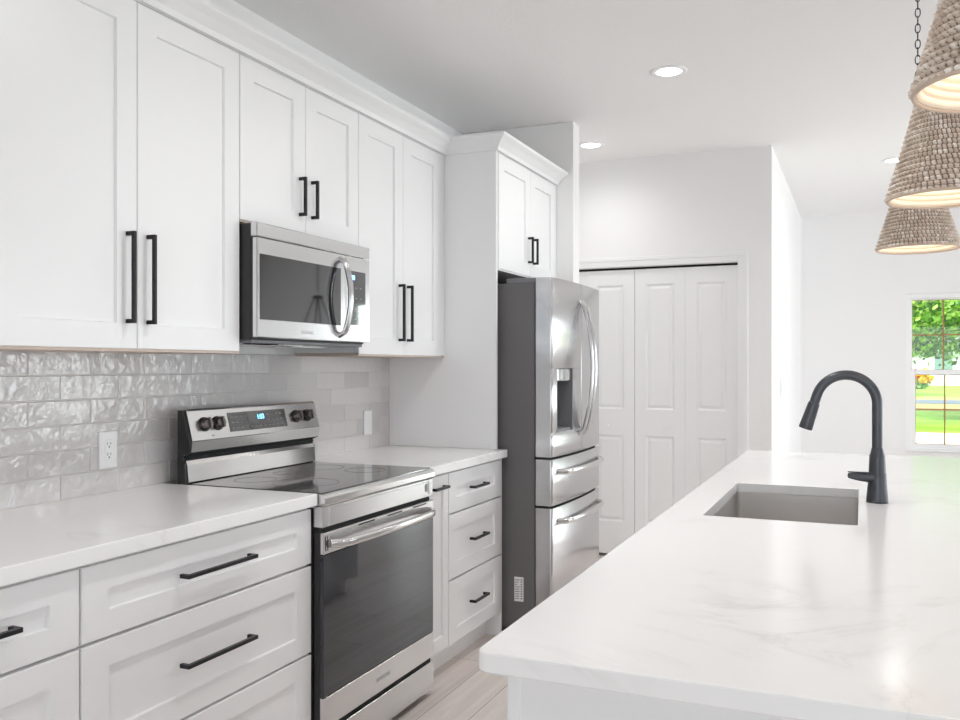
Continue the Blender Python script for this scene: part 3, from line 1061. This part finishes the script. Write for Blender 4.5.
bm = BM(); box(bm, 0.676, 0.724, GY0 + 0.0034, GY0 + 0.0042, 0.165, 0.285)
st = obj('rating_sticker', bm, M['sticker'], body, 'white sticker printed with rows of small grey lines')
bm = BM()
rt = random.Random(5)
for k in range(9):
    z = 0.176 + k * 0.0115
    box(bm, 0.679, 0.679 + rt.uniform(0.012, 0.026), GY0 + 0.0030, GY0 + 0.0034, z, z + 0.0045)
    box(bm, 0.709, 0.719, GY0 + 0.0030, GY0 + 0.0034, z, z + 0.007)
obj('sticker_print', bm, M['print_grey'], st)

# ------------------------------------------------------------------ island
IX0, IX1, IY0, IY1 = 1.738, 3.02, -1.243, 2.057
SX0, SX1, SY0, SY1 = 1.848, 2.240, 0.062, 0.790
t = thing('kitchen_island', 'long white kitchen island base under the veined quartz slab', 'island', (2.2, 0.4, 0))
bx0, bx1, by0, by1 = 1.779, 2.62, -1.221, 2.02
bm = BM()
box(bm, bx0, bx0 + 0.018, by0 + 0.02, by1, 0.10, 0.884)
box(bm, bx1 - 0.018, bx1, by0 + 0.02, by1, 0.0, 0.884)
box(bm, bx0, bx1, by1 - 0.018, by1, 0.10, 0.884)
box(bm, bx0 + 0.018, bx1 - 0.018, by0 + 0.022, by0 + 0.04, 0.0, 0.884)
box(bm, bx0 + 0.018, bx1 - 0.018, by0 + 0.04, by1 - 0.018, 0.10, 0.118)
box(bm, bx0 + 0.07, bx0 + 0.085, by0 + 0.04, by1 - 0.018, 0.0, 0.10)
obj('carcass', bm, M['cabinet'], t)
bm = BM()
front(bm, by0, '-y', bx0 + 0.002, bx1, 0.0, 0.884, 0.020, [(0.016, 0.002, 0), (0.018, 0.004, -0.006)])
obj('end_panel', bm, M['cabinet'], t)
ys = [by0 + 0.02, -0.72, -0.02, 0.86, 1.42, by1]
for k in range(5):
    a, b = ys[k] + 0.002, ys[k + 1] - 0.002
    w = obj('drawer', shaker(BM(), bx0 - 0.001, '-x', a, b, 0.70, 0.868, 0.07, 0.055), M['cabinet'], t)
    if k != 2:
        pull(bx0 - 0.001, '-x', (a + b) / 2, 0.784, 0.16, False, w)
    if b - a > 0.6:
        mid = (a + b) / 2
        for q, (c, d) in enumerate(((a, mid - 0.0015), (mid + 0.0015, b))):
            w = obj('door', shaker(BM(), bx0 - 0.001, '-x', c, d, 0.115, 0.692), M['cabinet'], t)
            pull(bx0 - 0.001, '-x', (d - 0.04) if q == 0 else (c + 0.04), 0.56, 0.16, True, w)
    else:
        w = obj('door', shaker(BM(), bx0 - 0.001, '-x', a, b, 0.115, 0.692), M['cabinet'], t)
        pull(bx0 - 0.001, '-x', b - 0.04, 0.56, 0.16, True, w)
bm = BM()
e = 0.003
K = 6


def R3(i, z, r=0.022):
    return [(x, y, z) for x, y in rrect(IX0 + i, IX1 - i, IY0 + i, IY1 - i, r - i, K)]


def S3(i, z, r=0.012):
    return [(x, y, z) for x, y in rrect(SX0 - i, SX1 + i, SY0 - i, SY1 + i, r + i, K)]


loft(bm, [R3(e, 0.884), R3(0, 0.884 + e), R3(0, 0.914 - e), R3(e * 0.3, 0.914 - e * 0.3), R3(e, 0.914),
          S3(0.002, 0.914), S3(0.0005, 0.9135), S3(0, 0.912), S3(0, 0.884)], closed=True)
tag(obj('island_countertop', bm, M['quartz']), 'long white quartz island slab with faint grey veins and sink cutout', 'countertop')

# sink
t = thing('kitchen_sink', 'rectangular undermount stainless sink set into the island slab', 'sink', ((SX0 + SX1) / 2, (SY0 + SY1) / 2, 0.66))
bm = BM()


def S(i, z, r):
    return [(x, y, z) for x, y in rrect(SX0 - i, SX1 + i, SY0 - i, SY1 + i, r, 6)]


loft(bm, [S(0.025, 0.8835, 0.03), S(0.003, 0.8835, 0.016), S(0.002, 0.881, 0.016), S(0.0, 0.70, 0.016), S(-0.004, 0.690, 0.016), S(-0.014, 0.685, 0.014)], cap1=True)
loft(bm, [S(0.025, 0.8825, 0.03), S(0.0055, 0.8815, 0.017), S(0.003, 0.70, 0.017), S(-0.002, 0.688, 0.016), S(-0.014, 0.682, 0.014)], cap1=True)
obj('basin', bm, M['steel_sink'], t)
bm = BM(); lathe(bm, [(0.0, 0.0012), (0.038, 0.0012), (0.044, 0.003), (0.046, 0.0)], ((SX0 + SX1) / 2, (SY0 + SY1) / 2, 0.685), 32)
obj('drain', bm, M['steel_bright'], t)

# faucet
FXc, FYc = 2.292, 0.505
t = thing('kitchen_faucet', 'dark gunmetal gooseneck faucet standing beside the island sink', 'faucet', (FXc, FYc, 0.914))
bm = BM()
lathe(bm, [(0.0, 0.0), (0.0308, 0.0), (0.0308, 0.006), (0.0296, 0.020), (0.0262, 0.060), (0.0252, 0.082), (0.0258, 0.086), (0.0242, 0.090), (0.0225, 0.128), (0.0220, 0.140), (0.0195, 0.146), (0.0165, 0.160), (0.0150, 0.164)], (FXc, FYc, 0.914), 36)
fb_ = obj('base', bm, M['faucet'], t)
pts = [(FXc, FYc, 1.075), (FXc, FYc, 1.12), (FXc, FYc, 1.17)]
ccx, ccz, cr = FXc - 0.0865, 1.210, 0.0865
for i in range(23):
    a = math.radians(162) * i / 22
    pts.append((ccx + cr * math.cos(a), FYc, ccz + cr * math.sin(a)))
ex, ez = pts[-1][0], pts[-1][2]
ddx, ddz = -math.sin(math.radians(18)), -math.cos(math.radians(18))
pts.append((ex + ddx * 0.03, FYc, ez + ddz * 0.03))
obj('spout', tube(BM(), pts, 0.0148, 18), M['faucet'], t)
P0 = Vector(pts[-1]); D = Vector((ddx, 0, ddz))
bm = BM()
tube(bm, [P0 - D * 0.004, P0 + D * 0.0, P0 + D * 0.004, P0 + D * 0.012, P0 + D * 0.05, P0 + D * 0.078, P0 + D * 0.082], [0.0150, 0.0172, 0.0176, 0.0178, 0.0194, 0.0208, 0.0198], 20)
hd = obj('spray_head', bm, M['faucet'], t)
bm = BM()
hz = 0.914 + 0.076
cyl(bm, (FXc, FYc, hz), (FXc - 0.030, FYc - 0.020, hz), 0.0165, 0.0155, 20)
hpts = [(FXc - 0.022, FYc - 0.014, hz), (FXc - 0.040, FYc - 0.025, hz + 0.001), (FXc - 0.058, FYc - 0.034, hz + 0.004), (FXc - 0.078, FYc - 0.044, hz + 0.006)]
tube(bm, hpts, [0.018, 0.0175, 0.0155, 0.010], 14, flat=(0.8, 0.9, (0, 0, 1)))
box(bm, FXc - 0.082, FXc - 0.026, FYc - 0.038, FYc - 0.022, hz + 0.0145, hz + 0.017, 0.001)
obj('lever_handle', bm, M['faucet'], t)

# ------------------------------------------------------------------ outlets and switches
def plate(y, z, name, label, duplex):
    t = thing(name, label, 'outlet' if duplex else 'switch', (0.0085, y, z))
    bm = front(BM(), 0.0150, 'x', y - 0.037, y + 0.037, z - 0.060, z + 0.060, 0.0052, [(0.003, 0.003, 0.001), (0.006, 0.006, 0.0012)])
    obj('cover_plate', bm, M['plate'], t)
    if duplex:
        bm = BM(); box(bm, 0.0160, 0.0180, y - 0.0165, y + 0.0165, z - 0.034, z + 0.034, 0.003, 2)
        s = obj('socket', bm, M['plate'], t)
        bm = BM()
        for c in (-0.017, 0.017):
            box(bm, 0.0179, 0.0183, y - 0.0075, y - 0.0055, z + c - 0.001, z + c + 0.008)
            box(bm, 0.0179, 0.0183, y + 0.0055, y + 0.0075, z + c - 0.001, z + c + 0.008)
            cyl(bm, (0.0179, y, z + c - 0.007), (0.0183, y, z + c - 0.007), 0.003, 0.003, 12)
        obj('slot', bm, M['slot'], s)
    else:
        bm = BM(); box(bm, 0.0158, 0.0182, y - 0.0165, y + 0.0165, z - 0.033, z + 0.033, 0.001)
        obj('rocker', bm, M['plate'], t)
    return t


plate(-0.268, 1.053, 'wall_outlet', 'white duplex outlet plate on the tile between wall cabinet and counter', True)
plate(1.364, 1.045, 'wall_switch', 'blank white switch plate on the tile past the range', False)
t = thing('light_switch', 'small white switch plate on the bright wall past the closet corner', 'switch', (1.715, 4.21, 1.17))
bm = BM(); box(bm, 1.7155, 1.7215, 4.172, 4.248, 1.108, 1.232, 0.002); obj('cover_plate', bm, M['plate'], t)
bm = BM(); box(bm, 1.7215, 1.727, 4.194, 4.226, 1.138, 1.202, 0.001); obj('rocker', bm, M['plate'], t)


# ------------------------------------------------------------------ recessed lights
def recessed(x, y):
    t = thing('recessed_light', '', 'light', (x, y, H))
    bm = BM()
    lathe(bm, [(0.060, -0.001), (0.062, -0.006), (0.082, -0.006), (0.088, -0.0025), (0.088, -0.0005)], (x, y, H), 40)
    obj('trim_ring', bm, M['trim'], t)
    bm = BM(); lathe(bm, [(0.0, -0.0035), (0.0605, -0.0035), (0.0605, -0.0008)], (x, y, H), 40)
    obj('lens', bm, M['lens'], t)
    d = bpy.data.lights.new('lamp', 'SPOT')
    d.energy = CAN_W
    d.spot_size = math.radians(165); d.spot_blend = 1.0; d.shadow_soft_size = 0.07
    d.color = (1, 0.99, 0.985)
    lo = bpy.data.objects.new('lamp', d); COL.objects.link(lo)
    lo.parent = t; lo.location = (0, 0, -0.02)
    return t


def dim(c_, k):
    for q in bpy.data.objects:
        if q.parent == c_ and q.type == 'LIGHT':
            q.data = q.data.copy(); q.data.energy = CAN_W * k


can = recessed(1.394, 1.866)
can['label'] = 'round recessed ceiling light above the aisle before the refrigerator'
c2 = copy_tree(can); c2.location = (0.645, 3.09, H); c2['label'] = 'round recessed ceiling light in front of the white folding closet doors'
c3 = copy_tree(can); c3.location = (2.46, 4.33, H); c3['label'] = 'far recessed ceiling light half hidden behind the middle woven pendant'
extra = []  # unseen ceiling lights, added to brighten counters, aisle and open room
for x_, y_, w_ in ((1.394, -0.05, 'above the aisle between range and island'), (1.394, -2.0, 'above the aisle behind the viewpoint'), (3.9, 1.87, 'over the open room beside the island, towards the window'),
                   (3.9, -0.05, 'over the open room beside the middle of the island'), (3.9, -2.0, 'over the open room behind the viewpoint'), (4.6, 4.33, 'over the dining corner by the second window')):
    c_ = copy_tree(can); c_.location = (x_, y_, H); c_['label'] = 'added unseen recessed ceiling light ' + w_
    dim(c_, (1.9 if y_ > -1 else 0.8) if x_ < 2 else 0.9)
    extra.append(c_)
dim(can, 1.6); dim(c2, 0.52); dim(c3, 0.7)
for c_ in [can, c2, c3] + extra:
    c_['group'] = 'recessed ceiling lights'

# ------------------------------------------------------------------ woven pendants
PX = [2.467, 2.452, 2.442]
PYS = [-0.80, 0.20, 1.285]
ZB = 1.764


def chain(bm, x, y, z0, z1, lh=0.034, lw_=0.0085, wr=0.0019):
    z = z1
    k = 0
    while z - lh > z0 - 0.001:
        pts = []
        for i in range(14):
            a = 2 * PI * i / 14
            ca, sa = math.cos(a), math.sin(a)
            off = lw_ * (abs(ca) ** 0.8) * (1 if ca >= 0 else -1)
            zz = z - lh / 2 + (lh / 2) * sa
            pts.append((x + (off if k % 2 == 0 else 0), y + (off if k % 2 else 0), zz))
        tube(bm, pts, wr, 6, closed=True)
        z -= lh - 2.4 * wr
        k += 1
    return bm


def pendant(x, y):
    t = thing('pendant_light', '', 'pendant light', (x, y, H), 'woven pendants over the island')
    hgt, rb, rt_ = 0.325, 0.139, 0.048
    rows_, kn = 24, 58
    sub_r, sub_k = 8, 7
    rng = random.Random(11)
    tones = [[rng.random() for _ in range(kn)] for _ in range(rows_ + 1)]
    bm = BM()
    tl = bm.verts.layers.float.new('tone')
    grid = []
    NR, NK = rows_ * sub_r, kn * sub_k
    for i in range(NR + 1):
        u = i / NR
        rr = rb + (rt_ - rb) * (u ** 1.0) - 0.004 * math.sin(PI * u)
        row = min(i // sub_r, rows_ - 1)
        ru = (i % sub_r) / sub_r
        ring = []
        for k in range(NK):
            ph = k / sub_k + 0.16 * math.sin(row * 2.4) + 0.25 * (ru - 0.5)
            bk_ = abs(math.sin(PI * ph))
            rnd = tones[row][int(ph) % kn]
            if ru < 0.78:                       # the light rope bead
                h = 0.0112 * math.sin(PI * ru / 0.78) ** 0.7 * bk_ ** 0.9 * (0.85 + 0.3 * rnd)
                tone = (0.45 + 0.55 * rnd) if bk_ > 0.42 else 0.22  # notches between beads get their shade as brown colour
            else:                               # low ridge between two rows, brown to paint in the gap's shade
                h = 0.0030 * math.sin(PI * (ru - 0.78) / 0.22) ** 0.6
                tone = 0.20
            a = 2 * PI * k / NK
            vv = bm.verts.new((x + (rr + h) * math.cos(a), y + (rr + h) * math.sin(a), ZB + hgt * u))
            vv[tl] = tone
            ring.append(vv)
        grid.append(ring)
    for A, B in zip(grid, grid[1:]):
        for k in range(NK):
            f = bm.faces.new((A[k], A[(k + 1) % NK], B[(k + 1) % NK], B[k])); f.smooth = True
    # rolled rope rims
    for zz, r_, w in ((ZB, rb + 0.001, 0.0045), (ZB + hgt, rt_ + 0.001, 0.006)):
        tube(bm, [(x + r_ * math.cos(2 * PI * k / 72), y + r_ * math.sin(2 * PI * k / 72), zz + 0.0012 * math.sin(k * PI)) for k in range(72)], w, 8, closed=True)
    for q in bm.verts:
        if q[tl] == 0.0:
            q[tl] = 0.42
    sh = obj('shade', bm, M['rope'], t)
    # cream lining, coil ridges showing inside
    bm = BM()
    prof = []
    for i in range(rows_ * 6 + 1):
        u = i / (rows_ * 6)
        prof.append((rb - 0.004 + (rt_ - rb) * u - 0.0045 * abs(math.sin(PI * u * rows_)) ** 0.6, hgt * u + 0.001))
    lathe(bm, prof, (x, y, ZB), 64)
    obj('lining', bm, M['lining'], sh, 'cream lit inside of the shade')
    bm = BM()
    lathe(bm, [(0.0, hgt + 0.030), (0.012, hgt + 0.028), (0.020, hgt + 0.020), (rt_, hgt + 0.006), (rt_, hgt), (0.018, hgt - 0.004), (0.018, hgt - 0.06), (0.0, hgt - 0.06)], (x, y, ZB), 24)
    obj('cap', bm, M['chain'], t)
    bm = BM()
    lathe(bm, [(0.0, 0.170), (0.020, 0.176), (0.029, 0.195), (0.028, 0.215), (0.017, 0.245), (0.014, 0.276), (0.0, 0.277)], (x, y, ZB), 24)
    obj('bulb', bm, M['bulb'], t)
    bm = chain(BM(), x, y, ZB + hgt + 0.026, H - 0.024)
    obj('chain', bm, M['chain'], t)
    bm = BM(); lathe(bm, [(0.0, -0.032), (0.012, -0.030), (0.020, -0.022), (0.058, -0.014), (0.062, -0.008), (0.062, -0.0005)], (x, y, H), 32)
    obj('canopy', bm, M['chain'], t)
    d = bpy.data.lights.new('lamp', 'POINT'); d.energy = PENDANT_W; d.shadow_soft_size = 0.04; d.color = (1, 0.93, 0.84)
    lo = bpy.data.objects.new('lamp', d); COL.objects.link(lo); lo.parent = t
    lo.location = (0, 0, ZB + 0.135 - H)
    return t


p1 = pendant(PX[0], PYS[0])
p1['label'] = 'largest woven rope pendant shade, cut by the top corner, hanging over the near island end'
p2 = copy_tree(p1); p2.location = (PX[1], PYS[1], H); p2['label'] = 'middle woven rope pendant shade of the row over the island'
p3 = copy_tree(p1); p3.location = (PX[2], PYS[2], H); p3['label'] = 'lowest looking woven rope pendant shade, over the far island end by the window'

# chandelier of the dining corner (seen mirrored in the microwave glass)
CX, CY = 3.42, 4.86
t = thing('chandelier', 'black ring chandelier on a chain, mirrored in the microwave glass', 'chandelier', (CX, CY, H))
bm = chain(BM(), CX, CY, 2.02, H - 0.02, 0.045, 0.011, 0.003); obj('chain', bm, M['chain'], t)
bm = BM(); lathe(bm, [(0, -0.03), (0.05, -0.02), (0.06, -0.0005)], (CX, CY, H), 24); obj('canopy', bm, M['chain'], t)
bm = BM(); lathe(bm, [(0, 2.02), (0.05, 2.01), (0.05, 1.985), (0, 1.975)], (CX, CY, 0), 24); obj('hub', bm, M['chain'], t)
for k in range(4):
    a = PI / 4 + k * PI / 2
    bm = BM(); cyl(bm, (CX + 0.035 * math.cos(a), CY + 0.035 * math.sin(a), 1.985), (CX + 0.24 * math.cos(a), CY + 0.24 * math.sin(a), 1.46), 0.008, 0.008, 8)
    obj('rod', bm, M['chain'], t)
bm = BM(); tube(bm, [(CX + 0.24 * math.cos(2 * PI * k / 48), CY + 0.24 * math.sin(2 * PI * k / 48), 1.45) for k in range(48)], 0.013, 8, closed=True); obj('ring', bm, M['chain'], t)

# ------------------------------------------------------------------ outdoors, beyond the back window
GZ0 = -0.18
bm = BM(); box(bm, -60, 80, YF + 0.5, 140, GZ0 - 0.2, GZ0); struct('lawn_ground', bm, M['lawn'])
# strips lie across the view through the window
vdir = Vector((0.12, 1, 0)).normalized(); vper = Vector((1, -0.12, 0)).normalized()


def strip(name, d0, d1, z, material, w=60):
    bm = BM()
    c = Vector((2.25, -2.4, 0))
    A = [c + vdir * d0 - vper * w, c + vdir * d0 + vper * w, c + vdir * d1 + vper * w, c + vdir * d1 - vper * w]
    lo = [bm.verts.new((q.x, q.y, z - 0.03)) for q in A]; hi = [bm.verts.new((q.x, q.y, z)) for q in A]
    bm.faces.new(lo); bm.faces.new(hi)
    for k in range(4):
        bm.faces.new((lo[k], lo[(k + 1) % 4], hi[(k + 1) % 4], hi[k]))
    o = obj(name, bm, material); o['kind'] = 'structure'
    return o


strip('driveway_ground', 12.5, 22.0, GZ0 + 0.02, M['concrete'])
strip('verge_ground', 33.0, 48.0, GZ0 + 0.015, M['dirt'])
strip('road', 39.0, 43.0, GZ0 + 0.03, M['asphalt'])


def tree(x, y, crown_r, crown_z, trunk_h, leaf, label, seed, leaves=2600, size=0.28, group='trees across the lawn', lean=0.0, squash=0.85):
    t = thing('tree', label, 'tree', (x, y, GZ0), group)
    rng = random.Random(seed)
    bm = BM()
    tube(bm, [(x, y, GZ0), (x + 0.05, y, trunk_h * 0.5), (x, y + 0.1, trunk_h), (x + 0.1, y, crown_z)], [0.28, 0.22, 0.19, 0.08], 10)
    for k in range(5):
        a = k * 1.3
        tube(bm, [(x, y, trunk_h * 0.9), (x + 0.45 * crown_r * math.cos(a), y + 0.45 * crown_r * math.sin(a), trunk_h + 0.5 * (crown_z - trunk_h)),
                  (x + 0.8 * crown_r * math.cos(a), y + 0.8 * crown_r * math.sin(a), crown_z)], [0.12, 0.08, 0.03], 8)
    obj('trunk', bm, M['bark'], t)
    bm = BM()
    clumps = []
    for _ in range(70):
        v = Vector((rng.gauss(0, 1), rng.gauss(0, 1), rng.gauss(0, 0.8))).normalized() * crown_r * rng.uniform(0.45, 1.0)
        clumps.append(Vector((x + lean, y, crown_z)) + Vector((v.x, v.y, v.z * squash)))
    for _ in range(leaves):
        c = rng.choice(clumps)
        q = c + Vector((rng.gauss(0, 1), rng.gauss(0, 1), rng.gauss(0, 0.8) * squash)) * crown_r * 0.17
        n_ = Vector((rng.gauss(0, 1), rng.gauss(0, 1), rng.gauss(0.5, 1))).normalized()
        a = n_.orthogonal().normalized(); b = n_.cross(a)
        s = size * rng.uniform(0.5, 1.1)
        mi = rng.choice((0, 0, 1, 1, 2))
        f = bm.faces.new([bm.verts.new(q + a * s * u + b * s * w * 0.6) for u, w in ((-0.5, 0), (0, -0.5), (0.5, 0), (0, 0.5))])
        f.material_index = mi
    obj('crown', bm, leaf, t)
    return t


LV = [M['leaf_mid'], M['leaf_light'], M['leaf_dark']]
tree(6.9, 26.6, 3.6, 2.95, 1.9, LV, 'big leafy tree filling the upper panes of the window', 1, 16000, 0.24, lean=-1.9, squash=0.42)
tree(15.5, 29.0, 3.6, 5.6, 2.4, LV, 'second leafy tree further along the lawn from the window tree', 2, 4800)
tree(11.0, 46.0, 4.2, 6.5, 2.4, LV, 'distant lawn tree beside the pale house', 3, 3000, 0.4)
tree(-2.0, 44.0, 4.5, 6.5, 2.4, LV, 'distant lawn tree hidden behind the window frame side', 4, 3000, 0.4)

t = thing('house', 'pale far house under the trees, seen through the window', 'house', (10, 79, GZ0))
bm = BM(); box(bm, 0, 20, 74, 84, GZ0, 3.0); obj('wall', bm, M['house_wall'], t)
bm = BM(); prism(bm, [(73.2, 3.0), (84.8, 3.0), (79, 5.6)], 'x', -0.8, 20.8); obj('roof', bm, M['house_roof'], t)
for k in range(6):
    bm = BM(); box(bm, 1.2 + k * 3.1, 2.4 + k * 3.1, 73.94, 74.0, 0.9, 2.2); obj('window', bm, M['house_window'], t)
t = thing('flowering_bush', 'yellow and red flowering bush at the lower sash edge outside', 'bush', (5.6, 62.0, GZ0))
rng = random.Random(8)
BUSHX = 5.6
for nm, mm, nn, dx in (('yellow_bloom', M['petal_yellow'], 260, 0.25), ('red_bloom', M['petal_red'], 120, -0.15), ('foliage', M['leaf_mid'], 240, 0.0)):
    bm = BM()
    for _ in range(nn):
        q = Vector((BUSHX + dx + rng.gauss(0, 0.22), 62.0 + rng.gauss(0, 0.25), GZ0 + (0.45 if nm != 'foliage' else 0.1) + abs(rng.gauss(0, 0.3))))
        n_ = Vector((rng.gauss(0, 1), rng.gauss(-1, 1), rng.gauss(0.3, 1))).normalized(); a = n_.orthogonal().normalized(); b = n_.cross(a)
        bm.faces.new([bm.verts.new(q + a * 0.16 * u + b * 0.16 * w) for u, w in ((-1, 0), (0, -1), (1, 0), (0, 1))])
    obj(nm, bm, mm, t)
